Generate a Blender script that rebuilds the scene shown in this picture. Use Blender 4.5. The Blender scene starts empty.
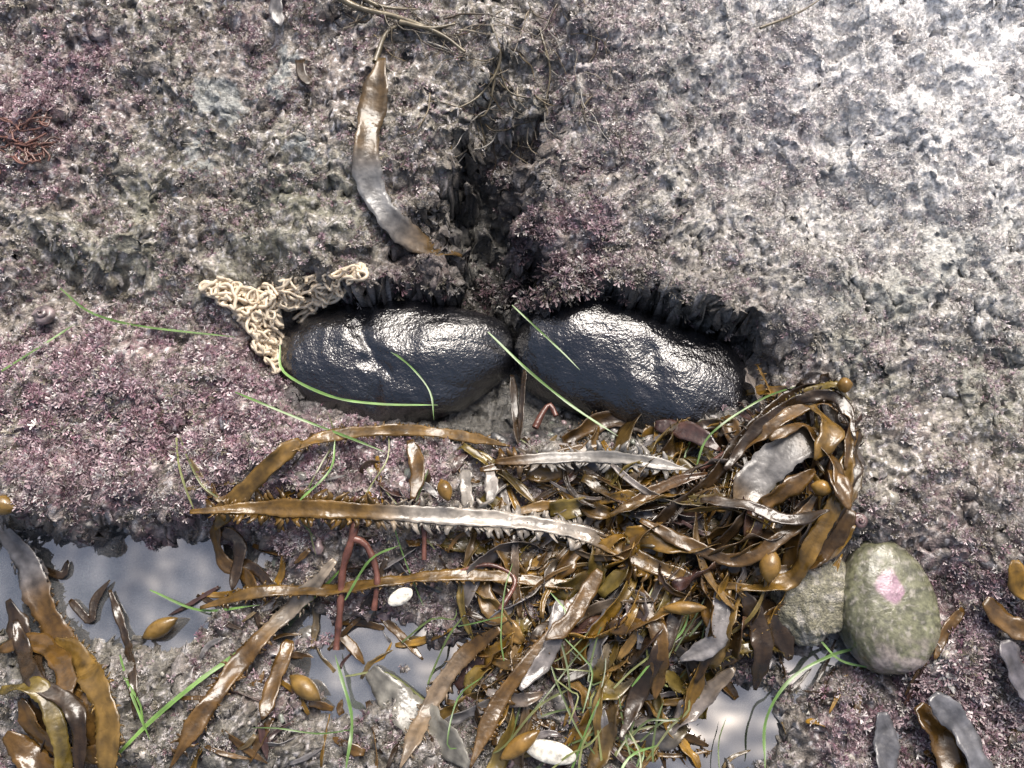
import bpy, math, random
import numpy as np
from mathutils import Vector
random.seed(7); rng=np.random.default_rng(11)
sc=bpy.context.scene
# ---------------------------------------------------------------- camera
TILT=math.radians(21); C=np.array([0,-0.36,0.93]); HF=math.radians(65)
cd=bpy.data.cameras.new("camera"); cam=bpy.data.objects.new("camera",cd); sc.collection.objects.link(cam)
cd.sensor_fit='HORIZONTAL'; cd.angle=HF; cd.clip_start=0.01; cd.clip_end=500
cam.location=C; cam.rotation_euler=(TILT,0,0); sc.camera=cam
F=np.array([0,math.sin(TILT),-math.cos(TILT)]); U=np.array([0,math.cos(TILT),math.sin(TILT)]); T=math.tan(HF/2)
def to_pixel(x,y,z):   # world -> image pixel coordinates through the camera
    vx=x-C[0]; vy=y-C[1]; vz=z-C[2]
    d=vy*F[1]+vz*F[2]; d=np.where(d>0.05,d,0.05)
    return 512+vx/d/T*512, 384-(vy*U[1]+vz*U[2])/d/T*512
def at_z(px,py,z):
    a=(np.asarray(px,float)-512)/512*T; b=(384-np.asarray(py,float))/512*T
    d=np.stack([a,F[1]+b*U[1],F[2]+b*U[2]],-1); k=(z-C[2])/d[...,2]
    return C+d*k[...,None]
# ---------------------------------------------------------------- noise
perm=rng.permutation(256); perm=np.concatenate([perm,perm]); gr=rng.normal(size=(256,2)); gr/=np.linalg.norm(gr,axis=1)[:,None]
def pn(x,y):
    xi=np.floor(x).astype(int); yi=np.floor(y).astype(int); xf=x-xi; yf=y-yi; xi&=255; yi&=255
    u=xf*xf*xf*(xf*(xf*6-15)+10); v=yf*yf*yf*(yf*(yf*6-15)+10)
    def g(a,b,dx,dy):
        h=perm[perm[a&255]+(b&255)]; return gr[h,0]*dx+gr[h,1]*dy
    return ((g(xi,yi,xf,yf)*(1-u)+g(xi+1,yi,xf-1,yf)*u)*(1-v)+(g(xi,yi+1,xf,yf-1)*(1-u)+g(xi+1,yi+1,xf-1,yf-1)*u)*v)*1.5
def fbm(x,y,s,o=4,off=0.):
    r=0;a=1;
    for i in range(o): r=r+a*pn(x/s+off+17.3*i,y/s+off*1.7+9.1*i); s*=0.5;a*=0.5
    return r
def ss(a,b,x):
    t=np.clip((x-a)/(b-a),0,1); return t*t*(3-2*t)
def blob(PX,PY,cx,cy,rx,ry,k=0.35,ang=0):
    c,s=math.cos(ang),math.sin(ang); dx=PX-cx; dy=PY-cy
    u=(dx*c+dy*s)/rx; v=(-dx*s+dy*c)/ry
    return 1-ss(1-k,1+k,np.sqrt(u*u+v*v))
def segd(PX,PY,pts):
    best=np.full(PX.shape,1e9)
    for (x0,y0),(x1,y1) in zip(pts[:-1],pts[1:]):
        dx,dy=x1-x0,y1-y0; t=np.clip(((PX-x0)*dx+(PY-y0)*dy)/(dx*dx+dy*dy),0,1)
        best=np.minimum(best,np.hypot(PX-x0-t*dx,PY-y0-t*dy))
    return best
# ---------------------------------------------------------------- terrain
STEP=0.002
xs0=np.arange(-0.95,0.95+1e-6,STEP); ys0=np.arange(-0.62,0.86+1e-6,STEP)
g=np.cumsum(0.004*1.28**np.arange(36)); 
xs=np.concatenate([xs0[0]-g[::-1],xs0,xs0[-1]+g]); ys=np.concatenate([ys0[0]-g[::-1],ys0,ys0[-1]+g])
X,Y=np.meshgrid(xs,ys)
wx=X+0.02*fbm(X,Y,0.12,3,3); wy=Y+0.02*fbm(X,Y,0.12,3,8)
NA=fbm(X,Y,0.06,4,71); NB=fbm(X,Y,0.06,4,81); N10=fbm(X,Y,0.10,3,5)
GUL=[(484,315),(488,262),(466,225),(488,190),(505,150),(540,100),(548,50),(530,-60)]
def warp(PX,PY): return PX+NA*26,PY+NB*22
def macro(PX,PY):
    WX,WY=warp(PX,PY)
    edge=303+N10*20+ 10*np.sin(PX/70.)+np.where(PX>640,(PX-640)*0.40,0)
    edge=np.minimum(edge,350)
    core=ss(250,340,PX)*ss(800,700,PX)      # the ledge is only a real step above the crevice
    up=ss(20,-14,PY-edge)*core+ss(70,-90,PY-edge-10*N10)*(1-core)
    z=up*(0.066+0.09*ss(300,-100,PY))
    z+= 0.03*ss(0,-300,PY)
    gul=segd(WX,WY,GUL)
    z-= up*(0.085*ss(66,2,gul)*ss(90,230,PY)+0.036*ss(56,5,gul))
    z-= 0.045*blob(PX,PY,515,362,262,72,.25)*(1-up*0.6)
    z+= 0.055*blob(PX,PY,120,430,200,100,.4)
    z+= 0.05*blob(PX,PY,900,470,190,150,.7)
    z-= 0.045*blob(WX,WY,105,590,150,62,.3,-0.1)
    z+= 0.02*blob(PX,PY,370,500,90,60,.6)
    z-= 0.036*blob(WX,WY,705,722,75,50,.3)
    z-= 0.034*blob(WX,WY,395,670,75,50,.3)
    z-= 0.03*blob(WX,WY,310,640,40,40,.3)
    z-= 0.03*blob(WX,WY,840,655,60,24,.4)
    z-= 0.02*blob(PX,PY,865,600,90,60,.5)
    z+= 0.03*blob(PX,PY,170,725,110,45,.6)
    return z-0.014
PX,PY=to_pixel(X,Y,0*X); far=ss(0.9,1.6,np.hypot(X,Y))
for _ in range(4):
    M=macro(PX,PY); M=M*(1-far)+far*0.05; PX,PY=to_pixel(X,Y,M)
calm=blob(PX,PY,515,368,240,60,.3)
H=M+0.018*fbm(wx,wy,0.16,2,1)*(1-.6*calm)+0.013*fbm(wx,wy,0.055,2,2)*(1-.6*calm)
rid=1-np.abs(pn(wx/0.028+4,wy/0.028)); H+=0.008*(rid-0.6)
H+=0.006*fbm(wx,wy,0.016,3,6)
H+=far*(0.15*fbm(X,Y,3,3,2)+1.2*fbm(X,Y,25,3,2)*ss(5,30,np.hypot(X,Y)))
pit=pn(wx/0.011+40,wy/0.011+3); H-=0.005*ss(0.2,0.6,pit)
Hd=H[36:-36,36:-36]
def blur(A,k):
    for ax in (0,1):
        c=np.cumsum(np.pad(A,[(k+1,k) if i==ax else (0,0) for i in (0,1)],mode='edge'),axis=ax)
        n=A.shape[ax]; A=(np.take(c,range(2*k+1,2*k+1+n),axis=ax)-np.take(c,range(0,n),axis=ax))/(2*k+1)
    return A
Hs=blur(Hd,6); Hs=np.maximum(Hs,-0.034)
def samp(A,x,y):
    u=np.clip((x-xs0[0])/STEP,0,A.shape[1]-1.001); v=np.clip((y-ys0[0])/STEP,0,A.shape[0]-1.001)
    i=u.astype(int); j=v.astype(int); a=u-i; b=v-j
    return (A[j,i]*(1-a)+A[j,i+1]*a)*(1-b)+(A[j+1,i]*(1-a)+A[j+1,i+1]*a)*b
def hit(px,py,A=None):
    A=Hs if A is None else A
    px=np.asarray(px,float); py=np.asarray(py,float); res=np.full(px.shape,-0.08); done=np.zeros(px.shape,bool)
    for z in np.arange(0.28,-0.09,-0.003):
        p=at_z(px,py,np.full(px.shape,z)); h=samp(A,p[...,0],p[...,1])
        m=(~done)&(z<=h); res[m]=z; done|=m
        if done.all(): break
    return res
PX,PY=to_pixel(X,Y,H); WX,WY=warp(PX,PY)
# ---------------------------------------------------------------- mesh helpers
def link(o): sc.collection.objects.link(o); return o
def mk(name,V,Q,mat,col=None,smooth=True,parent=None):
    V=np.asarray(V,np.float32); Q=np.asarray(Q,np.int32); me=bpy.data.meshes.new(name)
    me.vertices.add(len(V)); me.vertices.foreach_set("co",V.ravel())
    k=Q.shape[1]; me.loops.add(Q.size); me.loops.foreach_set("vertex_index",Q.ravel())
    me.polygons.add(len(Q)); me.polygons.foreach_set("loop_start",np.arange(0,Q.size,k,dtype=np.int32)); 
    try: me.polygons.foreach_set("loop_total",np.full(len(Q),k,np.int32))
    except Exception: pass
    me.update(calc_edges=True); me.validate()
    me.polygons.foreach_set("use_smooth",np.full(len(me.polygons),smooth))
    if col is not None:
        a=me.color_attributes.new("Col",'FLOAT_COLOR','POINT'); c=np.ones((len(V),4),np.float32); c[:,:3]=col
        a.data.foreach_set("color",c.ravel())
    me.materials.append(mat); o=link(bpy.data.objects.new(name,me))
    if parent: o.parent=parent
    return o
class B:
    def __init__(s): s.V=[];s.Q=[];s.C=[];s.n=0
    def add(s,V,Q,col):
        V=np.asarray(V,float).reshape(-1,3); s.V.append(V); s.Q.append(np.asarray(Q,int).reshape(-1,4)+s.n)
        c=np.empty((len(V),3)); c[:]=col; s.C.append(c); s.n+=len(V)
    def make(s,name,mat,solid=0,smooth=True):
        o=mk(name,np.concatenate(s.V),np.concatenate(s.Q),mat,np.concatenate(s.C),smooth)
        if solid:
            m=o.modifiers.new("thick",'SOLIDIFY'); m.thickness=solid; m.offset=0
        return o
def gridq(n,m,wrap=False):
    i=np.arange(n-1)[:,None]; j=np.arange(m if wrap else m-1)[None,:]; j2=(j+1)%m
    return np.stack([i*m+j,i*m+j2,(i+1)*m+j2,(i+1)*m+j],-1).reshape(-1,4)
# ---------------------------------------------------------------- materials
def nodes(name):
    m=bpy.data.materials.new(name); m.use_nodes=True; nt=m.node_tree; return m,nt,nt.nodes,nt.links,nt.nodes['Principled BSDF']
def vmat(name,rough=0.5,spec=0.5,ior=1.5,coat=0,coatr=0.1,nscale=60,var=0.5,bumps=((200,0.3,0.001),),transl=0.0,rvar=0.0,sheen=0.,det=3,tint=None):
    m,nt,N,L,P=nodes(name)
    at=N.new('ShaderNodeAttribute'); at.attribute_name="Col"
    tc=N.new('ShaderNodeTexCoord'); nz=N.new('ShaderNodeTexNoise'); nz.inputs['Scale'].default_value=nscale; nz.inputs['Detail'].default_value=det
    L.new(tc.outputs['Object'],nz.inputs['Vector'])
    mr=N.new('ShaderNodeMapRange'); mr.inputs[1].default_value=0.3; mr.inputs[2].default_value=0.7; mr.inputs[3].default_value=1-var; mr.inputs[4].default_value=1+var
    L.new(nz.outputs['Fac'],mr.inputs[0])
    mx=N.new('ShaderNodeVectorMath'); mx.operation='SCALE'; L.new(at.outputs['Color'],mx.inputs[0]); L.new(mr.outputs[0],mx.inputs['Scale'])
    L.new(mx.outputs[0],P.inputs['Base Color'])
    P.inputs['Roughness'].default_value=rough; P.inputs['IOR'].default_value=ior
    P.inputs['Specular IOR Level'].default_value=spec
    P.inputs['Coat Weight'].default_value=coat; P.inputs['Coat Roughness'].default_value=coatr
    if sheen: P.inputs['Sheen Weight'].default_value=sheen; P.inputs['Sheen Roughness'].default_value=.5
    if rvar:
        m2=N.new('ShaderNodeMapRange'); m2.inputs[1].default_value=0.35; m2.inputs[2].default_value=0.65; m2.inputs[3].default_value=max(0.02,rough-rvar); m2.inputs[4].default_value=rough+rvar
        n2=N.new('ShaderNodeTexNoise'); n2.inputs['Scale'].default_value=nscale*0.35; n2.inputs['Detail'].default_value=1; L.new(tc.outputs['Object'],n2.inputs['Vector']); L.new(n2.outputs['Fac'],m2.inputs[0]); L.new(m2.outputs[0],P.inputs['Roughness'])
    prev=None
    for s,st,d in bumps:
        n=N.new('ShaderNodeTexNoise'); n.inputs['Scale'].default_value=s; n.inputs['Detail'].default_value=2; L.new(tc.outputs['Object'],n.inputs['Vector'])
        b=N.new('ShaderNodeBump'); b.inputs['Strength'].default_value=st; b.inputs['Distance'].default_value=d; L.new(n.outputs['Fac'],b.inputs['Height'])
        if prev: L.new(prev.outputs[0],b.inputs['Normal'])
        prev=b
    if prev: L.new(prev.outputs[0],P.inputs['Normal']); L.new(prev.outputs[0],P.inputs['Coat Normal'])
    if transl:
        tr=N.new('ShaderNodeBsdfTranslucent'); L.new(mx.outputs[0],tr.inputs['Color']); ms=N.new('ShaderNodeMixShader'); ms.inputs[0].default_value=transl
        out=N['Material Output']; L.new(P.outputs[0],ms.inputs[1]); L.new(tr.outputs[0],ms.inputs[2]); L.new(ms.outputs[0],out.inputs['Surface'])
    return m
M_rock=vmat("encrusted_rock",rough=0.36,spec=1.0,nscale=260,var=0.6,bumps=((450,0.9,0.002),(1400,0.6,0.001)),rvar=0.24,sheen=.12)
M_turf=vmat("coralline_turf",rough=0.36,spec=0.9,nscale=400,var=0.3,bumps=(),sheen=.12)
M_kelp=vmat("kelp_blade",rough=0.27,spec=0.7,ior=1.48,coat=0.35,coatr=0.08,nscale=70,var=0.5,bumps=((60,0.4,0.004),(220,0.35,0.0012)),rvar=0.14,transl=.14)
M_grass=vmat("surfgrass_blade",rough=0.3,spec=0.6,nscale=60,var=0.25,bumps=())
M_hare=vmat("sea_hare_skin",rough=0.10,spec=1.0,ior=1.6,coat=1.0,coatr=0.04,nscale=80,var=0.4,bumps=((110,0.28,0.003),(320,0.6,0.002),(700,0.4,0.0009)),rvar=0.05)
M_egg=vmat("egg_strand",rough=0.3,spec=0.6,nscale=90,var=0.12,bumps=(),transl=0.2)
M_stone=vmat("pebble_stone",rough=0.3,spec=0.8,nscale=160,var=0.45,bumps=((300,0.5,0.001),),rvar=0.15)
M_boul=vmat("smooth_stone",rough=0.3,spec=0.7,nscale=220,var=0.35,bumps=((400,0.35,0.001),),rvar=0.1)
# ---------------------------------------------------------------- terrain colours
def mixc(c,col,f): return c+(np.array(col)-c)*f[...,None]
def glare(px,py): return ss(620,60,np.hypot(px-1050,(py+40)*1.15))  # hazy glare at upper right, painted into rock and turf colours
col=np.empty(X.shape+(3,)); col[:]=(0.285,0.265,0.215)
n1=fbm(X,Y,0.09,4,21); n2=fbm(X,Y,0.035,4,31); n3=fbm(X,Y,0.012,3,41); n4=fbm(X,Y,0.2,3,51); n5=fbm(X,Y,.006,2,91)
mauve=np.clip(blob(WX,WY,110,430,220,115,.5)*1.1+blob(WX,WY,550,255,75,55,.7)+blob(WX,WY,950,670,180,150,.5)*.85+blob(WX,WY,40,100,80,90,.6)*.8+blob(WX,WY,380,560,200,160,.5)*.6+0.35*ss(0,.5,n4)+blob(WX,WY,700,100,220,120,.7)*.2+blob(WX,WY,300,60,130,60,.6)*.3,0,1)
mauve*=.35+.65*ss(-.35,.15,n2+n1*.6)
col=mixc(col,(0.165,0.15,0.10),ss(-0.1,0.5,n2)*.9)
col=mixc(col,(0.28,0.155,0.185),mauve*.9)
col=mixc(col,(0.60,0.54,0.52),ss(0.25,0.55,n3)*.6)
col=mixc(col,(0.075,0.06,0.05),ss(0.12,0.55,-n3+0.45*n2)*.8)
col=mixc(col,(0.85,0.81,0.80),ss(0.38,0.55,n5)*.85)
gree=np.clip(blob(WX,WY,960,300,120,110,.6)+blob(WX,WY,240,235,170,70,.6)*.8+blob(WX,WY,700,320,120,40,.6)*.6+blob(WX,WY,620,140,120,90,.7)*.4,0,1)
col=mixc(col,(0.15,0.155,0.095),gree*ss(-.4,.3,n1)*.75)
BARE=((222,100,24),(283,70,15),(300,155,13),(212,185,14),(190,150,12))
for cx,cy,r in BARE:
    col=mixc(col,(0.29,0.31,0.30),blob(WX+n3*8,WY+n2*10,cx,cy,r*1.2,r,.2)*.8)
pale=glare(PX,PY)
col=mixc(col,(0.90,0.89,0.88),pale*.9)  # near-white mix puts the glare into the rock colour
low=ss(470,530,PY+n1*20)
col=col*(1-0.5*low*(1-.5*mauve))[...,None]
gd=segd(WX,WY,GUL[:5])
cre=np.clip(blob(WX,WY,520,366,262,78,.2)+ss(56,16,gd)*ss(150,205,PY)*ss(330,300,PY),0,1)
shade=np.clip(ss(110,20,gd)*ss(110,190,PY)*.75+blob(WX,WY,510,298,240,50,.8)*.6+blob(WX,WY,640,560,200,110,.5)*.5,0,1)  # shade of gully, ledge and kelp gaps, painted into the colour
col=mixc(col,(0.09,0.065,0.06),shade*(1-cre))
col=mixc(col,(0.024,0.021,0.021),cre*.95)  # near-black crevice: wet rock with its shade painted in
wet=ss(-0.026,-0.036,H); col=mixc(col,(0.10,0.095,0.08),wet*.8)
col=np.clip(col,0.01,0.92)
gy_,gx_=np.gradient(H,ys,xs); st=ss(.8,2.5,np.hypot(gx_,gy_))*(1-far)
DX=st*.012*fbm(X*1.0,H*1.3,0.02,3,7); DY=st*.016*fbm(X,H*1.3,0.022,3,17)
V=np.stack([X+DX,Y+DY,H],-1).reshape(-1,3)
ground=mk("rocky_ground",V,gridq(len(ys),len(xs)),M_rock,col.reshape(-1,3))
PXd=PX[36:-36,36:-36]; PYd=PY[36:-36,36:-36]
# ---------------------------------------------------------------- coralline turf (one mesh)
def tuft_template(nb,flat):
    vs=[];qs=[];tip=[]
    for b in range(nb):
        a=random.uniform(0,6.283); el=random.uniform(0.35,1.35)*(0.6 if flat else 1); L=random.uniform(0.6,1.0)
        d=np.array([math.cos(a)*math.cos(el),math.sin(a)*math.cos(el),math.sin(el)]); s=np.cross(d,rng.normal(size=3)); s/=np.linalg.norm(s)
        w=random.uniform(.045,.08); p=np.array([0,0,-0.1]); m=d*L*.55; e=d*L+rng.normal(size=3)*.1
        i=len(vs); vs+= [p-s*w*.6,p+s*w*.6,m+s*w,m-s*w]; qs.append([i,i+1,i+2,i+3]); tip+=[0,0,.35,.35]
        for k in (-1,1):
            e2=e+s*k*.25+rng.normal(size=3)*.06; i=len(vs); vs+=[m-s*w*.8,m+s*w*.8,e2+s*w*1.5,e2-s*w*1.5]; qs.append([i,i+1,i+2,i+3]); tip+=[.35,.35,1,1]
    return np.array(vs),np.array(qs),np.array(tip)
temps=[tuft_template(7,i%2) for i in range(8)]
NT=64000; K=4
Vs=[];Qs=[];Cs=[];off=0
cx=rng.uniform(-0.9,0.9,NT*K); cy=rng.uniform(-0.55,0.8,NT*K)
px_=samp(PXd,cx,cy); py_=samp(PYd,cx,cy); h_=samp(Hd,cx,cy)
clump=fbm(cx,cy,0.05,3,61)
mv=samp(mauve[36:-36,36:-36],cx,cy); cr=samp(cre[36:-36,36:-36],cx,cy); shd=samp(shade[36:-36,36:-36],cx,cy)
prob=0.24+0.5*mv+0.7*clump; prob*=(1-.94*cr); prob*=np.where(h_<-0.03,0.05,1); prob*=np.where(py_>470,.75,1)
for bx,by,r in BARE[:3]: prob*=np.where(np.hypot(px_-bx,py_-by)<r*1.1,.1,1)
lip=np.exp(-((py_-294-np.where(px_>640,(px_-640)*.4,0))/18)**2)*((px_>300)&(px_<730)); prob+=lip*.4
keep=(rng.uniform(size=NT*K)<prob)&(px_>-60)&(px_<1084)&(py_>-60)&(py_<830)
idx=np.nonzero(keep)[0][:NT]
cx,cy,h_,mv,px_,py_,clump,lip,shd=[a[idx] for a in (cx,cy,h_,mv,px_,py_,clump,lip,shd)]
fr=.9*lip+.7*np.exp(-((py_-270)/30)**2)*ss(480,520,px_)*ss(690,600,px_)+0.6*np.exp(-((px_-120)/150)**2-((py_-420)/70)**2)+.5*ss(820,900,px_)*ss(560,620,py_)
size=rng.uniform(0.0025,0.0075,len(idx))*(1+0.9*fr)*(1+.3*mv)
rv=rng.uniform(size=len(idx))
pal=np.array([(0.32,0.165,0.215),(0.46,0.32,0.355),(0.15,0.07,0.085),(0.24,0.21,0.14),(0.14,0.12,0.075),(0.72,0.68,0.65)])
pm=np.stack([.06+.6*mv,.10+.12*mv,.08+.3*mv,.32*(1-mv)+.03,.28*(1-mv)+.04,.20-.09*mv],-1); pm/=pm.sum(1)[:,None]
ci=(rv[:,None]>np.cumsum(pm,1)).sum(1).clip(0,5)
base=pal[ci]*rng.uniform(.65,1.3,(len(idx),1))
dk=np.clip(np.maximum(lip,shd)*.75,0,.75); base*=(1-dk)[:,None]  # turf colour darkened along the lip and by the painted shade
pl=glare(px_,py_)[:,None]; base=base*(1-pl*.9)+np.array([.89,.88,.87])*pl*.9  # turf gets the same painted glare
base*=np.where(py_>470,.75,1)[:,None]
ttype=rng.integers(0,8,len(idx)); ang=rng.uniform(0,6.283,len(idx))
for t in range(8):
    m=np.nonzero(ttype==t)[0]; tv,tq,tt=temps[t]
    c,s=np.cos(ang[m]),np.sin(ang[m])
    x=(tv[None,:,0]*c[:,None]-tv[None,:,1]*s[:,None]); y=(tv[None,:,0]*s[:,None]+tv[None,:,1]*c[:,None]); z=np.broadcast_to(tv[None,:,2],x.shape)
    y=y-lip[m,None]*1.0*np.abs(z)   # lip growth hangs outward over the crevice
    P=np.stack([x*size[m,None]+cx[m,None],y*size[m,None]+cy[m,None],z*size[m,None]*.8+h_[m,None]],-1)
    Vs.append(P.reshape(-1,3)); q=tq[None]+(np.arange(len(m))*len(tv))[:,None,None]+off; Qs.append(q.reshape(-1,4)); off+=len(m)*len(tv)
    tc=np.array([.85,.79,.79]); f=(tt[None,:,None]**2)*.55*rng.uniform(0,1,(len(m),1,1))*(1-dk[m])[:,None,None]
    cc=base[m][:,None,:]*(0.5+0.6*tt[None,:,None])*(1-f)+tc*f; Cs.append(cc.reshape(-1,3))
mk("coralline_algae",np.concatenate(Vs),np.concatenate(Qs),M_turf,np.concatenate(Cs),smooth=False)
# ---------------------------------------------------------------- paths, ribbons, tubes
def catmull(P,step=5.):
    P=np.asarray(P,float); 
    if len(P)==2: P=np.array([P[0],(P[0]+P[1])/2,P[1]])
    Q=np.vstack([2*P[0]-P[1],P,2*P[-1]-P[-2]]); out=[]
    for i in range(1,len(Q)-2):
        n=max(2,int(np.linalg.norm(Q[i+1,:2]-Q[i,:2])/step)); t=np.linspace(0,1,n,endpoint=False)[:,None]
        a,b,c,d=Q[i-1],Q[i],Q[i+1],Q[i+2]
        out.append(.5*((2*b)+(-a+c)*t+(2*a-5*b+4*c-d)*t*t+(-a+3*b-3*c+d)*t**3))
    out.append(Q[-2][None]); return np.vstack(out)
def path3(pts,lift,step=5.,sm=4):
    P=catmull(pts,step); z=hit(P[:,0],P[:,1])
    k=np.ones(2*sm+1)/(2*sm+1); zp=np.pad(z,sm,mode='edge'); zz=np.convolve(zp,k,'valid'); z=np.maximum(zz,z-.002)
    zp=np.pad(z,2,mode='edge'); z=np.convolve(zp,np.ones(5)/5,'valid')
    l=P[:,2] if P.shape[1]>2 else 0
    return at_z(P[:,0],P[:,1],z+lift+l)
PXM=0.00124
def ribbon(b,pts,width,col,lift=0.006,roll=0.,twist=0.,ruff=0.,rf=3.,teeth=0.,tspace=.008,prof='strap',cup=0.1,col2=None,step=4.,path=None,tcol=None):
    W=path3(pts,lift,step) if path is None else path
    n=len(W); d=np.gradient(W,axis=0); L=np.linalg.norm(d,axis=1); d/=np.maximum(L,1e-9)[:,None]; s_=np.cumsum(L); t=s_/s_[-1]
    side=np.cross(d,[0,0,1.]); side/=np.maximum(np.linalg.norm(side,axis=1),1e-6)[:,None]; nor=np.cross(side,d)
    r=roll+twist*t+0.2*np.sin(t*9+random.uniform(0,6)); s2=side*np.cos(r)[:,None]+nor*np.sin(r)[:,None]; n2=np.cross(s2,d)
    w=width*PXM*.5
    if prof=='strap': w=w*np.minimum(1,.25+5*t)*np.minimum(1,.12+6*(1-t))
    elif prof=='blade': w=w*np.clip(np.sin(np.pi*np.clip(t*.93+.05,0,1))**.65,.08,1)
    elif prof=='taper': w=w*(1-.85*t)
    elif prof=='const': w=w*np.ones(n)
    w=w*np.ones(n)*(1+.10*np.sin(t*23+random.random()*6)+.06*np.sin(s_*900)); 
    us=np.linspace(-1,1,7); ph=random.uniform(0,6); fr=2*math.pi/(rf*width*PXM+1e-6)
    rows=[]
    for u in us:
        off=(u*u*cup*w)+ruff*w*abs(u)**2*np.sin(s_*fr+ph+(1.7 if u>0 else 0))*(.6+.4*np.sin(s_*fr*.37))
        rows.append(W+s2*(u*w*(1+.06*np.sin(s_*1500+u*3+ph)))[:,None]+n2*off[:,None])
    V=np.stack(rows,1); cc=np.array(col)[None,None,:]*np.ones((n,7,1))
    if col2 is not None:
        f=col2[1](t) ; cc=cc*(1-f[:,None,None])+np.array(col2[0])*f[:,None,None]
    cc=cc*(1-.25*np.exp(-(us/.18)**2))[None,:,None]*(1+.2*np.sin(s_*170+ph)*np.sin(s_*61))[:,None,None]
    b.add(V.reshape(-1,3),gridq(n,7),cc.reshape(-1,3))
    if teeth:
        for sgn in (-1,1):
            pos=0.
            while pos<s_[-1]:
                i=min(n-2,int(np.searchsorted(s_,pos))); pos+=tspace*random.uniform(.4,1.6)
                if t[i]<.04 or t[i]>.96: continue
                e=W[i]+s2[i]*sgn*w[i]*.9; ln=teeth*PXM*random.uniform(.25,1.1); tw=ln*random.uniform(.14,.26)
                dirv=s2[i]*sgn+d[i]*random.uniform(-.7,.9)+n2[i]*random.uniform(-.9,.9); dirv/=np.linalg.norm(dirv)
                e1=e+dirv*ln*.55; e2=e+dirv*ln+d[i]*ln*random.uniform(-.5,.5)
                c0=cc[i,0 if sgn<0 else 6]*random.uniform(.6,1.05) if tcol is None else np.array(tcol)
                b.add([e-d[i]*tw*1.4,e+d[i]*tw*1.4,e1+d[i]*tw,e1-d[i]*tw,e2+d[i]*tw*.4,e2-d[i]*tw*.4],[[0,1,2,3],[3,2,4,5]],c0)
def tube(b,W,rad,col,ns=8,flat=1.):
    W=np.asarray(W); n=len(W); d=np.gradient(W,axis=0); d/=np.maximum(np.linalg.norm(d,axis=1),1e-9)[:,None]
    up=np.array([.13,.21,.97]); s=np.cross(d,up); s/=np.maximum(np.linalg.norm(s,axis=1),1e-6)[:,None]; q=np.cross(s,d)
    r=np.ones(n)*rad; a=np.linspace(0,2*np.pi,ns,endpoint=False)
    V=W[:,None,:]+r[:,None,None]*(np.cos(a)[None,:,None]*s[:,None,:]+flat*np.sin(a)[None,:,None]*q[:,None,:])
    cc=np.ones((n,ns,1))*np.array(col) if np.ndim(col)==1 else np.repeat(np.asarray(col)[:,None,:],ns,1)
    b.add(V.reshape(-1,3),gridq(n,ns,True),cc.reshape(-1,3))
def pod(b,px,py,L,Wd,ang,col,lift=.012):
    t=np.linspace(0,1,16); c=at_z(px,py,hit(np.array([px]),np.array([py]))[0]+lift); c=np.asarray(c).reshape(3)
    dx=np.array([math.cos(ang),-math.sin(ang),0.15]); P=c+np.outer((t-.5)*L*PXM,dx)
    r=Wd*PXM*.5*np.clip(np.sin(np.pi*np.clip(t*1.08-.04,0,1))**.7,0.03,1)*(1-.15*t)+.0006
    r[-1]=.0002; cc=np.array(col)[None,:]*(1.15-.5*t)[:,None]; tube(b,P,r,cc,12)
BR=(0.125,0.067,0.017); GO=(0.27,0.15,0.022); DK=(0.045,0.027,0.013); GY=(0.30,0.275,0.265); MR=(0.07,0.035,0.028); OL=(0.16,0.115,0.025); TA=(0.36,0.30,0.23); GD=(.19,.18,.18)  # GY and GD put sky sheen into the blade colour as grey
def kelp(name,lst,solid=.0012):
    b=B()
    for kw in lst: ribbon(b,**kw)
    return b.make(name,M_kelp,solid)
kelp("feather_boa_kelp",[dict(pts=[(190,512),(260,508),(340,510),(430,515),(520,522),(590,536),(640,560),(700,582),(765,588)],width=15,col=(.17,.095,.02),lift=.032,ruff=.2,teeth=12,tspace=.0045,cup=.25,col2=((.38,.34,.29),lambda t:ss(.3,.4,t)*ss(.74,.66,t)))])  # pale middle is sky reflection put into the colour
kelp("feather_boa_kelp",[dict(pts=[(285,452),(330,436),(400,430),(460,436),(510,446)],width=11,col=(.17,.095,.02),lift=.024,teeth=5,ruff=.2)])
kelp("feather_boa_kelp",[dict(pts=[(495,462),(560,458),(620,458),(690,470)],width=11,col=BR,lift=.034,teeth=12,tspace=.005,cup=.3,col2=((.33,.31,.28),lambda t:ss(.1,.3,t)))])
kelp("feather_boa_kelp",[dict(pts=[(480,470),(540,458),(600,445)],width=9,col=BR,lift=.028,teeth=6)])
kelp("feather_boa_kelp",[dict(pts=[(335,560),(300,600),(250,650),(205,710),(170,768)],width=15,col=BR,lift=.02,ruff=.4,teeth=6,col2=(TA,lambda t:ss(.5,.3,t)*.9))])
kelp("feather_boa_kelp",[dict(pts=[(200,608),(260,592),(330,590),(400,580),(470,575),(560,584),(610,592)],width=11,col=(.15,.085,.02),lift=.024,teeth=5,roll=.4,ruff=.3)])
kelp("feather_boa_kelp",[dict(pts=[(500,628),(460,660),(430,705),(400,768)],width=14,col=BR,lift=.02,teeth=6,col2=(TA,lambda t:ss(.2,.5,t)*.4))])
kelp("feather_boa_kelp",[dict(pts=[(600,560),(570,610),(540,650),(500,700),(470,768)],width=14,col=BR,lift=.026,teeth=7,col2=(GY,lambda t:ss(.35,.1,t)*.8))])
kelp("feather_boa_kelp",[dict(pts=[(850,385),(800,392),(750,430),(710,480),(660,520),(620,560)],width=13,col=DK,lift=.03,teeth=7,roll=.5,ruff=.4)])
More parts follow.
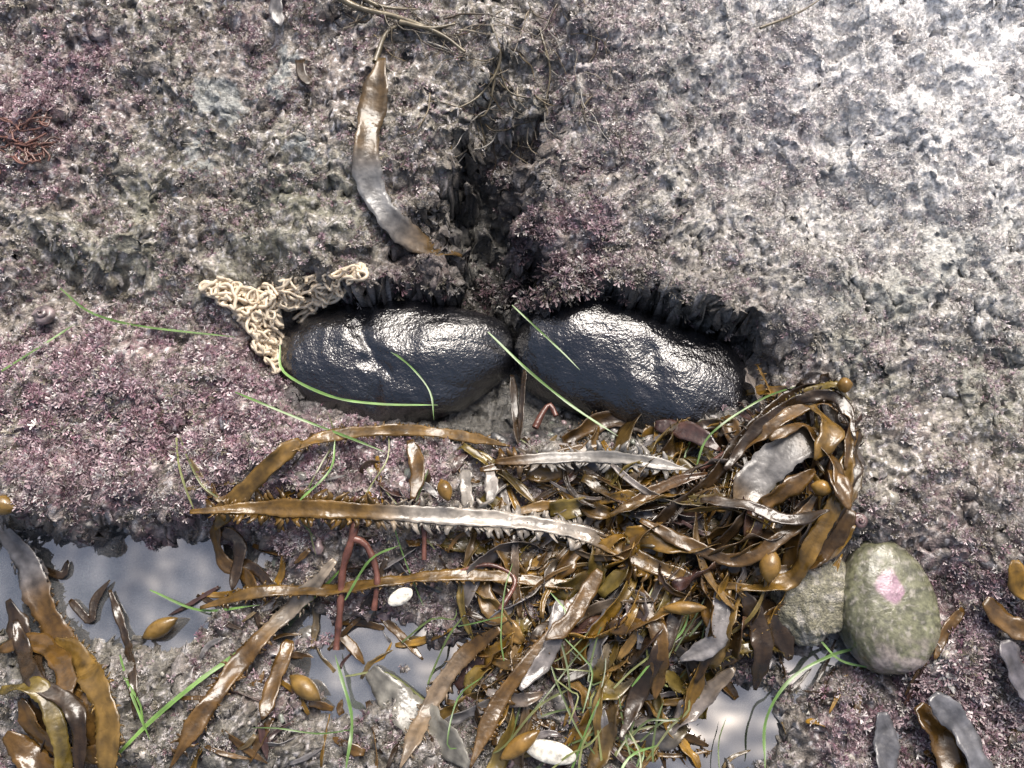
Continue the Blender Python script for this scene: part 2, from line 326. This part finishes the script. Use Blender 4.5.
kelp("kelp_strap",[dict(pts=[(382,58),(374,100),(366,150),(372,190),(398,228),(430,248),(462,256)],width=26,col=(.12,.075,.03),lift=.012,ruff=.2,twist=.3,prof='strap',cup=.15,col2=((.20,.20,.20),lambda t:ss(.36,.5,t)*ss(.85,.6,t)))])  # grey middle paints sky sheen onto the strap
kelp("kelp_strap",[dict(pts=[(278,-10),(276,10),(281,26)],width=14,col=GD,lift=.01),dict(pts=[(300,60),(302,75),(312,85)],width=10,col=DK,lift=.01)])
kelp("kelp_frond",[dict(pts=[(0,525),(25,560),(50,620),(85,690),(100,768)],width=24,col=BR,lift=.018,ruff=.35,teeth=6,col2=(GD,lambda t:ss(.35,.2,t))),
 dict(pts=[(55,640),(85,665),(108,720),(105,790)],width=20,col=(.2,.12,.03),lift=.028,ruff=.35,teeth=5),
 dict(pts=[(8,600),(30,660),(40,720),(30,790)],width=18,col=DK,lift=.02,ruff=.4),
 dict(pts=[(0,650),(30,640),(60,660),(70,700)],width=16,col=BR,lift=.03,ruff=.4,roll=.5),
 dict(pts=[(20,700),(45,740),(90,755),(125,740)],width=16,col=BR,lift=.02,ruff=.4,roll=-.5),
 dict(pts=[(5,735),(50,770),(110,790)],width=20,col=BR,lift=.03,ruff=.4),
 dict(pts=[(0,690),(40,690),(60,740),(65,790)],width=14,col=OL,lift=.035,ruff=.5,roll=.6),
 dict(pts=[(15,620),(35,680),(75,710),(80,780)],width=13,col=DK,lift=.035,ruff=.5,roll=.3),
 dict(pts=[(70,600),(90,620),(95,600),(110,580)],width=7,col=DK,lift=.01),dict(pts=[(45,570),(62,575),(68,560)],width=7,col=DK,lift=.01),
 dict(pts=[(110,590),(130,655),(135,720)],width=7,col=DK,lift=.01,ruff=.5)])
kelp("kelp_frond",[dict(pts=[(882,712),(886,745),(884,800)],width=22,col=(.13,.13,.14),lift=.02,prof='blade',twist=.5),
 dict(pts=[(918,705),(940,735),(960,790)],width=22,col=BR,lift=.02,ruff=.2),dict(pts=[(932,695),(965,735),(990,790)],width=22,col=(.13,.13,.14),lift=.03,ruff=.25,twist=.4),
 dict(pts=[(985,600),(1010,625),(1050,640)],width=18,col=BR,lift=.02,ruff=.3),dict(pts=[(1005,640),(1018,675),(1040,710)],width=20,col=(.14,.13,.14),lift=.02,twist=.5),
 dict(pts=[(1015,560),(1020,590),(1050,600)],width=14,col=GO,lift=.02,ruff=.3)])
kelp("kelp_frond",[dict(pts=[(300,440),(265,470),(232,505),(215,530)],width=16,col=(.2,.115,.025),lift=.025,ruff=.4,roll=.3),
 dict(pts=[(215,520),(222,560),(245,575),(262,600)],width=12,col=BR,lift=.02,ruff=.4,roll=-.4),
 dict(pts=[(290,640),(275,680),(262,720)],width=13,col=BR,lift=.02,ruff=.3),
 dict(pts=[(222,530),(240,545),(232,590)],width=11,col=DK,lift=.025,ruff=.3),
 dict(pts=[(240,560),(262,575),(280,600)],width=9,col=DK,lift=.02,ruff=.3),
 dict(pts=[(370,670),(400,705),(440,735),(470,768)],width=32,col=(.22,.21,.18),lift=.014,ruff=.25,prof='blade')])
# ---- the big pile of kelp
b=B()
def inpoly(x,y,P):
    r=False;j=len(P)-1
    for i in range(len(P)):
        if (P[i][1]>y)!=(P[j][1]>y) and x<(P[j][0]-P[i][0])*(y-P[i][1])/(P[j][1]-P[i][1])+P[i][0]: r=not r
        j=i
    return r
poly=[(510,445),(600,445),(700,430),(770,395),(845,380),(862,430),(852,500),(825,560),(790,630),(745,680),(690,730),(640,768),(470,770),(460,700),(470,620),(430,560),(450,490)]
cnt=0; pal2=[DK,DK,BR,BR,BR,GO,GO,OL,OL,MR,(.12,.075,.02),(.19,.11,.03),GD,(.24,.21,.19),(.085,.05,.018),(.16,.11,.06)]
while cnt<375:
    x=random.uniform(420,870); y=random.uniform(380,770)
    if not inpoly(x,y,poly): continue
    dens=math.exp(-((x-690)/150)**2-((y-560)/140)**2)
    if random.random()>0.25+dens: continue
    cnt+=1
    if x>740 and y<560: a=math.atan2(y-480,x-700)+math.pi/2+random.gauss(0,.5)
    elif y>540: a=-math.radians(58)+random.gauss(0,.6)
    else: a=math.radians(-12)+random.gauss(0,.7)
    L=random.uniform(34,110); w=random.uniform(7,19) if random.random()<.7 else random.uniform(3,7); dx,dy=math.cos(a)*L/2,math.sin(a)*L/2; k=random.gauss(0,.25)*L
    c=random.choice(pal2); c=tuple(np.array(c)*random.uniform(.6,1.3)); c2=tuple(np.array(random.choice(pal2))*.9)
    ribbon(b,[(x-dx,y-dy,random.uniform(-.01,.004)),(x-dx*.3-dy/L*k,y-dy*.3+dx/L*k,0),(x+dx*.4-dy/L*k,y+dy*.4+dx/L*k,random.uniform(-.004,.006)),(x+dx,y+dy,random.uniform(-.012,.002))],w,c,
      lift=random.uniform(.005,.014+.028*dens),roll=random.gauss(0,.5),twist=random.gauss(0,1.2),ruff=random.uniform(.15,.6),rf=random.uniform(1.5,3),prof=random.choice(['blade','blade','strap']),cup=random.uniform(0,.5),step=5,teeth=random.choice([0,0,4,5]),tspace=.006,col2=(c2,lambda t:ss(.3,.9,t)*.6))
for kw in [dict(pts=[(735,455),(780,420),(820,402),(850,420),(845,470)],width=13,col=BR,lift=.038,ruff=.5,roll=.5),
 dict(pts=[(725,470),(760,425),(805,398),(840,400),(856,440)],width=11,col=DK,lift=.042,ruff=.5,roll=-.3,teeth=5),
 dict(pts=[(745,445),(790,405),(830,385),(850,400)],width=10,col=OL,lift=.036,ruff=.5,roll=.2,teeth=5),
 dict(pts=[(770,440),(800,425),(820,445),(838,470),(835,500)],width=12,col=BR,lift=.045,ruff=.5,roll=.7),
 dict(pts=[(738,505),(758,478),(786,452),(822,430)],width=32,col=(.22,.21,.20),lift=.040,ruff=.18,prof='strap',cup=.15,twist=.3,col2=((.14,.09,.04),lambda t:ss(.65,.9,t)+ss(.3,.1,t))),  # pale blade colour stands in for a reflection
 dict(pts=[(760,505),(790,488),(815,470)],width=18,col=BR,lift=.042,ruff=.4,roll=-.4,prof='blade'),
 dict(pts=[(850,440),(842,490),(815,540),(790,580),(740,590)],width=14,col=(.2,.115,.025),lift=.036,ruff=.5,roll=-.4),
 dict(pts=[(858,430),(852,470),(838,510),(825,540)],width=14,col=DK,lift=.03,ruff=.6,roll=.4),
 dict(pts=[(830,470),(842,490),(850,510)],width=16,col=BR,lift=.045,ruff=.6,roll=.3,prof='blade'),
 dict(pts=[(640,520),(690,545),(740,560),(790,530),(820,490)],width=12,col=BR,lift=.042,ruff=.4),
 dict(pts=[(700,500),(745,505),(790,520),(830,510)],width=11,col=DK,lift=.05,ruff=.4,roll=.3),
 dict(pts=[(812,405),(830,430),(815,460)],width=22,col=(.2,.115,.025),lift=.05,ruff=.4,roll=.4,prof='blade'),
 dict(pts=[(720,590),(715,640),(680,660)],width=18,col=(.25,.235,.23),lift=.035,ruff=.25,prof='blade'),
 dict(pts=[(560,600),(550,650),(520,690)],width=16,col=(.22,.20,.19),lift=.03,ruff=.3,prof='blade'),
 dict(pts=[(600,570),(570,620),(545,640)],width=14,col=BR,lift=.04,ruff=.3),
 dict(pts=[(745,600),(775,620),(790,660)],width=24,col=DK,lift=.026,ruff=.3,prof='blade'),
 dict(pts=[(740,585),(762,640),(755,690)],width=18,col=DK,lift=.026,ruff=.4,prof='blade'),
 dict(pts=[(655,425),(690,432),(720,450)],width=20,col=MR,lift=.026,ruff=.2,prof='blade'),
 dict(pts=[(410,440),(418,470),(412,500)],width=15,col=BR,lift=.026,ruff=.2,prof='blade'),
 dict(pts=[(512,375),(515,410),(518,445)],width=8,col=DK,lift=.03,roll=.4,prof='strap'),
 dict(pts=[(525,370),(522,400),(520,440)],width=6,col=DK,lift=.035,roll=-.5,prof='strap'),
 dict(pts=[(640,590),(660,640),(655,700)],width=14,col=BR,lift=.035,ruff=.4),
 dict(pts=[(690,570),(670,630),(640,690),(620,740)],width=14,col=DK,lift=.035,ruff=.4),
 dict(pts=[(466,470),(466,490),(470,512)],width=11,col=(.33,.30,.26),lift=.026),dict(pts=[(490,472),(492,490),(488,504)],width=13,col=(.32,.29,.26),lift=.026,prof='blade')]: ribbon(b,**kw)
for p in [(770,565,30,18,-1.4),(445,490,22,13,1.2),(822,488,18,14,.3),(845,385,14,14,0),(520,745,40,14,-.6),(685,608,36,11,0)]:
    pod(b,p[0],p[1],p[2],p[3],p[4],(.30,.17,.04),lift=.045)
b.make("kelp_pile",M_kelp,.0009)
b=B()
for i in range(170):
    x=random.uniform(190,620); y=random.uniform(450,768)
    if random.random()<.2: x=random.uniform(640,1020); y=random.uniform(600,768)
    L=random.uniform(14,60); a=random.uniform(0,6.28); dx,dy=math.cos(a)*L/2,math.sin(a)*L/2
    c=np.array(random.choice([DK,DK,BR,BR,MR,GO,GD,(.2,.14,.06)]))*random.uniform(.7,1.2)
    ribbon(b,[(x-dx,y-dy),(x+random.uniform(-5,5),y+random.uniform(-5,5)),(x+dx,y+dy)],random.uniform(3,10),c,lift=random.uniform(.003,.009),roll=random.gauss(0,.4),twist=random.gauss(0,.8),ruff=random.uniform(0,.5),prof='blade',step=4)
for p in [(160,628,36,16,-.5),(305,688,36,17,.6),(4,505,26,18,.2)]: pod(b,*p,(.28,.17,.045),lift=.016)
b.make("kelp_fragments",M_kelp,.0009)
b=B()
for pts,r in [([(357,497),(354,530),(343,570),(340,610),(336,650)],3.6),([(350,538),(366,545),(377,575),(374,610)],3.2),([(420,500),(424,530),(424,560)],2.6),([(535,428),(543,412),(550,405),(556,416)],3.2),([(840,440),(850,420),(838,400)],2.5),([(700,470),(780,415),(790,400)],2.6),([(500,610),(515,580),(490,565),(455,572)],2.2)]:
    W=path3(pts,.022,5); tube(b,W,r*PXM*np.linspace(1.1,.8,len(W))*(1+.12*np.sin(np.arange(len(W))*1.3)),np.array((.17,.07,.05))*random.uniform(.8,1.2))
b.make("kelp_stipes",M_kelp)
b=B()
def strands(pts,r,col,lift=.008):
    W=path3(pts,lift,4); tube(b,W,r*PXM*np.linspace(1.1,.5,len(W)),np.array(col)*random.uniform(.8,1.2),6)
for pts,r in [([(325,-10),(360,8),(400,18),(440,34),(465,52)],3.2),([(400,22),(430,28),(455,24)],2.4),([(375,62),(385,35),(398,25)],3),([(350,-10),(380,6),(420,10)],2.3),([(490,20),(500,60),(480,95),(450,112)],1.7),([(496,70),(488,110),(476,118)],1.5),([(760,28),(800,12),(830,-8)],1.5),([(540,30),(550,70),(545,105)],1.5),([(497,60),(505,85),(515,95),(548,100)],1.4)]: strands(pts,r,(.24,.20,.13))
for i in range(85):
    x=random.gauss(505,42); y=random.uniform(-5,140); 
    if i>60: x=random.uniform(330,470); y=random.uniform(-5,45)
    a=random.gauss(1.3,.6) if i<=60 else random.gauss(.3,.4); pts=[(x,y)]
    for k in range(random.randint(4,8)): a+=random.gauss(0,.35); x+=math.cos(a)*9; y+=math.sin(a)*8; pts.append((x,y))
    strands(pts,random.uniform(.4,1.2),random.choice([(.28,.24,.18),(.10,.075,.04),(.34,.32,.28),(.16,.12,.06),(.07,.05,.03)]),random.uniform(.003,.010))
b.make("stringy_algae",M_kelp)
# surfgrass
b=B(); GR=(.15,.27,.07)
G=[([(105,768),(150,722),(200,680),(250,645),(310,600),(350,560)],4.),([(60,288),(90,312),(140,326),(235,337)],2.2),([(0,372),(35,350),(75,324)],2.2),([(280,345),(284,372),(330,396),(380,404),(438,405)],2.4),
([(235,392),(290,415),(345,436),(385,452)],2.2),([(382,345),(410,366),(430,392),(434,420)],1.7),([(488,332),(530,372),(575,408),(618,436)],2.4),([(512,305),(560,350),(580,370)],1.7),([(346,768),(352,720),(342,680),(335,655)],2.6),
([(765,768),(766,720),(790,680),(830,656),(870,645)],2.6),([(120,655),(130,690),(150,740)],2.2),([(300,500),(330,470),(335,440)],2.),([(345,600),(370,560),(400,545)],2.),([(150,590),(200,610),(260,605)],2.),([(695,470),(710,435),(760,400),(800,385)],1.8),([(820,640),(840,660),(870,668)],2.)]
for p,w in G: ribbon(b,p,w,np.array(GR)*random.uniform(.8,1.3),lift=(.055 if 270<p[0][0]<520 and p[0][1]<350 else .03) if p[0][0]>200 else .012,prof='strap',cup=.1,step=6)
for i in range(66):
    x=random.gauss(610,70) if i<38 else random.uniform(130,760); y=random.uniform(610,768) if i<38 else random.uniform(430,760)
    L=random.uniform(40,110); a=-math.radians(70)+random.gauss(0,.5) if i<38 else random.uniform(0,6.28); dx,dy=math.cos(a)*L/2,math.sin(a)*L/2; k=random.gauss(0,12)
    ribbon(b,[(x-dx,y-dy),(x-dx*.4+k,y-dy*.4-k),(x+dx*.4+k,y+dy*.4),(x+dx,y+dy)],random.uniform(1.0,1.9),np.array(random.choice([GR,(.10,.14,.045),(.22,.24,.09)]))*random.uniform(.6,1.1),lift=random.uniform(.015,.04) if i<38 else .012,prof='strap',cup=.1,step=7)
b.make("surfgrass",M_grass)
# ---------------------------------------------------------------- black sea hares
def vn3(P,s,seed=0): return (fbm(P[...,0]+P[...,2]*.7,P[...,1]-P[...,2]*.6,s,3,seed)+fbm(P[...,1]+9,P[...,2]+P[...,0]*.5,s,3,seed+4))*.6
def hare(name,px,py,z,L,Wd,Ht,ang,seed,lobes,cracks):
    nu,nv=260,240; u=np.linspace(0,1,nu)[:,None]; v=np.linspace(0,2*np.pi,nv,endpoint=False)[None,:]
    th=np.pi*u; ax=-np.cos(th); r=np.sin(th)**.7
    prof=r*(1-.10*ax+.06*np.sin(ax*4+seed))
    x=ax*L/2+0*v; yy=prof*np.cos(v); zz=prof*np.sin(v)
    zz=np.where(zz<0,zz*.35,np.abs(zz)**.9)
    y=yy*Wd/2*(1+.14*np.where(zz<0,-zz*2,0)); zc=zz*Ht
    top=ss(-.05,.3,zz)
    for lx,ly,rx,ry,am in lobes: zc=zc+Ht*am*np.exp(-((ax-lx)/rx)**2-((yy-ly)/ry)**2)*top
    P=np.stack([x,y,zc],-1)
    wob=.10*vn3(P,.05,seed+7)
    for pts,wd,am in cracks:     # soft creases between the folded parapodia
        d=segd((ax+0*v)+wob,yy+wob,pts); zc=zc-Ht*am*np.exp(-(d/wd)**2)*top
    P=np.stack([x,y,zc],-1)
    N=P/np.array([L*L/4,Wd*Wd/4,Ht*Ht]); N/=np.maximum(np.linalg.norm(N,axis=-1,keepdims=True),1e-9)
    P=P+N*(vn3(P,.10,seed)*.008+vn3(P,.03,seed+2)*.0010+vn3(P,.008,seed+3)*.0005)[...,None]
    c,s=math.cos(ang),math.sin(ang); Q=np.stack([P[...,0]*c-P[...,1]*s,P[...,0]*s+P[...,1]*c,P[...,2]],-1)
    Q=Q+at_z(px,py,np.array(z)).reshape(3)
    cc=np.array([.010,.010,.012])*np.ones((nu,nv,1)); 
    return mk(name,Q.reshape(-1,3),gridq(nu,nv,True),M_hare,cc.reshape(-1,3))
hare("black_sea_hare",397,362,-.046,.305,.172,.064,math.radians(4),1,[(-.5,.1,.4,.6,.12),(.5,.05,.4,.6,.15)],[([(-.15,-1.),(-.1,-.4),(-.25,.2),(-.2,.9)],.07,.12)])
hare("black_sea_hare",634,372,-.046,.325,.172,.064,math.radians(-24),5,[(-.45,.1,.45,.7,.15),(.4,-.1,.4,.6,.1)],[([(.1,.15),(.15,-.5),(.3,-1)],.07,.06)])
# ---------------------------------------------------------------- egg mass
b=B(); arms=[((218,290),(262,306),34,13),((258,300),(330,288),44,15),((325,284),(360,272),18,8),((262,308),(268,340),40,17),((268,340),(274,366),12,7),((206,287),(226,294),10,6),((330,290),(300,312),14,10),((240,312),(262,334),12,8)]
for (x0,y0),(x1,y1),cnt_,rad in arms:
    for i in range(cnt_):
        t=random.random(); x=x0+(x1-x0)*t+random.gauss(0,rad*.4); y=y0+(y1-y0)*t+random.gauss(0,rad*.4)
        a=random.uniform(0,6.28); pts=[(x,y,0)]; tn=random.gauss(0,.5)
        for k in range(random.randint(5,9)):
            a+=tn+random.gauss(0,.7); x+=math.cos(a)*7; y+=math.sin(a)*6
            tt=np.clip(((x-x0)*(x1-x0)+(y-y0)*(y1-y0))/((x1-x0)**2+(y1-y0)**2),0,1); qx,qy=x0+(x1-x0)*tt,y0+(y1-y0)*tt
            dq=math.hypot(x-qx,y-qy)
            if dq>rad: x=qx+(x-qx)*rad/dq; y=qy+(y-qy)*rad/dq; a=math.atan2(qy-y,qx-x)+random.gauss(0,.8)
            pts.append((x,y,random.uniform(-.003,.004)))
        W=path3(pts,random.uniform(.003,.022),2.5,6); tube(b,W,.0020*random.uniform(.8,1.2),np.array((.90,.78,.60))*random.uniform(.9,1.08),7)
b.make("sea_hare_egg_mass",M_egg)
# ---------------------------------------------------------------- boulders, pebbles, shells
def rock(b,c,rx,ry,rz,col,n=14,rough=.15,flat=1.,rot=0,seed=0,fine=1.):
    u=np.linspace(0.0,1,n)[:,None]*np.pi; v=np.linspace(0,2*np.pi,2*n,endpoint=False)[None,:]
    d=np.stack([np.sin(u)*np.cos(v),np.sin(u)*np.sin(v),np.cos(u)+0*v],-1)
    k=1+rough*(np.sin(d[...,0]*2.3+seed)+np.sin(d[...,1]*3.1+seed*2)*.7+np.sin(d[...,2]*2.7+seed*3)*.6)+rough*.8*vn3(d,.5,seed%7)
    if n>30: k=k+fine*(.03*vn3(d,.12,seed%5)+.012*vn3(d,.04,3))
    d2=d.copy(); d2[...,2]=np.sign(d[...,2])*np.abs(d[...,2])**flat; P=d2*k[...,None]*np.array([rx,ry,rz]); cs,sn=math.cos(rot),math.sin(rot)
    P=np.stack([P[...,0]*cs-P[...,1]*sn,P[...,0]*sn+P[...,1]*cs,P[...,2]],-1)+c
    b.add(P.reshape(-1,3),gridq(n,2*n,True),col if np.ndim(col)==1 else col(P,d).reshape(-1,3)); return P
def bcol(P,d):
    base=np.array([.155,.155,.095])*np.ones(P.shape[:2]+(1,))*(1+.5*vn3(P,.03,2))[...,None]
    base=mixc(base,(.10,.10,.065),ss(.0,.5,vn3(P,.012,5)))
    base=mixc(base,(.36,.33,.29),ss(.25,.5,vn3(P,.006,8))*.6)
    dd=np.hypot(d[...,0]+.10,d[...,1]-.22)+.08*vn3(P,.02,3); f=ss(.27,.20,dd)*(d[...,2]>0)
    base=mixc(base,(.38,.24,.30),f*.95); f2=ss(-.3,-.8,d[...,1])*ss(-.2,.4,vn3(P,.02,6)); return np.clip(mixc(base,(.36,.30,.29),f2*.7),.02,.9)
b=B(); rock(b,at_z(884,606,np.array(.0)).reshape(3),.055,.070,.036,bcol,n=80,rough=.035,flat=.5,seed=2,fine=.25); b.make("boulder",M_boul)
b=B(); rock(b,at_z(808,588,np.array(-.012)).reshape(3),.043,.075,.036,lambda P,d:np.clip(mixc(np.array([.20,.185,.12])*np.ones(P.shape[:2]+(1,)),(.42,.39,.33),ss(0,.5,vn3(P,.012,3))),.02,.9),n=60,rough=.12,flat=.7,seed=4); b.make("boulder",M_rock)
b=B()
for i in range(560):
    if i<400: x,y=random.uniform(250,800),random.uniform(420,768)
    else: x,y=random.uniform(0,1024),random.uniform(440,768)
    if random.random()<.1: x,y=random.uniform(500,640),random.uniform(405,445)
    s=random.uniform(1.5,4.) if random.random()<.88 else random.uniform(4.,9); s*=PXM
    z=hit(np.array([x]),np.array([y]),Hd)[0]; 
    c=random.choice([(.2,.19,.17),(.28,.26,.22),(.12,.11,.10),(.40,.37,.33),(.30,.22,.22),(.22,.24,.2),(.07,.07,.07)])
    rock(b,at_z(x,y,np.array(z+s*.05)).reshape(3),s,s*random.uniform(.6,1),s*random.uniform(.4,.7),np.array(c)*random.uniform(.8,1.2),n=9,rough=.2,rot=random.uniform(0,3),seed=i)
b.make("pebbles",M_stone)
b=B()
for i in range(90):
    x,y=random.gauss(944,9),random.gauss(672,12); z=hit(np.array([x]),np.array([y]),Hd)[0]; s=random.uniform(1,3.2)*PXM
    rock(b,at_z(x,y,np.array(z+s*.6)).reshape(3),s,s*.7,s*.3,np.array((.72,.70,.66))*random.uniform(.5,1.1),n=7,rough=.3,rot=random.uniform(0,3),seed=i)
b.make("barnacle_cluster",M_stone)
b=B()
for x,y,sx,sy,rt in ((550,752,22,9,-.2),(400,597,12,7,.5),):
    z=hit(np.array([x]),np.array([y]))[0]+.03; rock(b,at_z(x,y,np.array(z)).reshape(3),sx*PXM,sy*PXM,.004,(.74,.71,.62),n=20,rough=.04,rot=rt,seed=1)
b.make("bleached_shell",M_stone)
def snail(name,px,py,R,col):
    b=B(); t=np.linspace(0,1,90); a=t*5*np.pi; z=hit(np.array([float(px)]),np.array([float(py)]),Hd)[0]; c=at_z(px,py,np.array(z+R*.4)).reshape(3)
    rr=R*(.62*t+.02); W=np.stack([np.cos(a)*rr,np.sin(a)*rr,R*(1.0-1.05*t)+R*.2],-1)+c
    cc=np.array(col)*(0.8+.35*np.sin(a*3)[:,None]); tube(b,W,R*(.06+.40*t),cc,12); b.make(name,M_stone)
snail("turban_snail",505,168,.011,(.22,.17,.17)); snail("turban_snail",46,318,.015,(.24,.19,.19)); snail("turban_snail",900,38,.011,(.5,.46,.44)); snail("turban_snail",858,522,.010,(.24,.15,.15))
b=B()
for i in range(60):
    x,y=random.uniform(-5,40),random.uniform(118,160)
    pts=[(x,y)]; a=random.gauss(.3,.7)
    for k in range(4): a+=random.gauss(0,.5); x+=math.cos(a)*6; y+=math.sin(a)*5; pts.append((x,y))
    W=path3(pts,random.uniform(.002,.01),3); tube(b,W,.0013,np.array((.22,.11,.085))*random.uniform(.7,1.2),5)
b.make("red_algae",M_kelp)
# ---------------------------------------------------------------- water
m,nt,N,L,P=nodes("tide_pool_water_surface")
out=N['Material Output']; N.remove(P)
gl=N.new('ShaderNodeBsdfGlossy'); gl.inputs['Roughness'].default_value=.02; tr=N.new('ShaderNodeBsdfTransparent'); tr.inputs['Color'].default_value=(.8,.83,.81,1)
df=N.new('ShaderNodeBsdfDiffuse'); df.inputs['Color'].default_value=(.42,.44,.46,1); m0=N.new('ShaderNodeMixShader')  # pale diffuse share makes up for the dim sky reflection
tcw=N.new('ShaderNodeTexCoord'); n0=N.new('ShaderNodeTexNoise'); n0.inputs['Scale'].default_value=14; n0.inputs['Detail'].default_value=4; r0=N.new('ShaderNodeMapRange'); r0.inputs[1].default_value=.35; r0.inputs[2].default_value=.62; r0.inputs[3].default_value=.05; r0.inputs[4].default_value=.35
L.new(tcw.outputs['Object'],n0.inputs['Vector']); L.new(n0.outputs['Fac'],r0.inputs[0]); L.new(r0.outputs[0],m0.inputs[0]); L.new(tr.outputs[0],m0.inputs[1]); L.new(df.outputs[0],m0.inputs[2])
fr_=N.new('ShaderNodeFresnel'); fr_.inputs['IOR'].default_value=4.5; ms=N.new('ShaderNodeMixShader')
nz=N.new('ShaderNodeTexNoise'); nz.inputs['Scale'].default_value=16; nz.inputs['Detail'].default_value=1; bp=N.new('ShaderNodeBump'); bp.inputs['Strength'].default_value=1.0; bp.inputs['Distance'].default_value=.012
L.new(nz.outputs['Fac'],bp.inputs['Height']); L.new(bp.outputs[0],gl.inputs['Normal']); L.new(fr_.outputs[0],ms.inputs[0]); L.new(m0.outputs[0],ms.inputs[1]); L.new(gl.outputs[0],ms.inputs[2]); L.new(ms.outputs[0],out.inputs['Surface'])
L.new(tcw.outputs['Object'],nz.inputs['Vector'])
yt=float(at_z(512,468,np.array(-.03)).reshape(3)[1])
mk("tide_pool_water",[(-.9,-.6,-.030),(.9,-.6,-.030),(.9,yt,-.030),(-.9,yt,-.030)],[[0,1,2,3]],m)
# ---------------------------------------------------------------- light
sd=Vector((0.22,0.54,0.82)).normalized(); el=math.asin(sd.z); az=math.atan2(sd.x,sd.y)
w=bpy.data.worlds.new("World"); sc.world=w; w.use_nodes=True; nt=w.node_tree; bg=nt.nodes['Background']
sky=nt.nodes.new('ShaderNodeTexSky'); sky.sky_type='NISHITA'; sky.sun_disc=False; sky.sun_elevation=el; sky.sun_rotation=az; sky.air_density=1.0; sky.dust_density=8.0; sky.ozone_density=0.8
nt.links.new(sky.outputs[0],bg.inputs[0]); bg.inputs[1].default_value=0.15
ld=bpy.data.lights.new("sun",'SUN'); ld.energy=2.7; ld.angle=math.radians(32); ld.color=(1,.98,.95); lo=link(bpy.data.objects.new("sun",ld)); lo.rotation_euler=sd.to_track_quat('Z','Y').to_euler()
sc.view_settings.view_transform='Standard'; sc.view_settings.look='None'; sc.view_settings.exposure=0
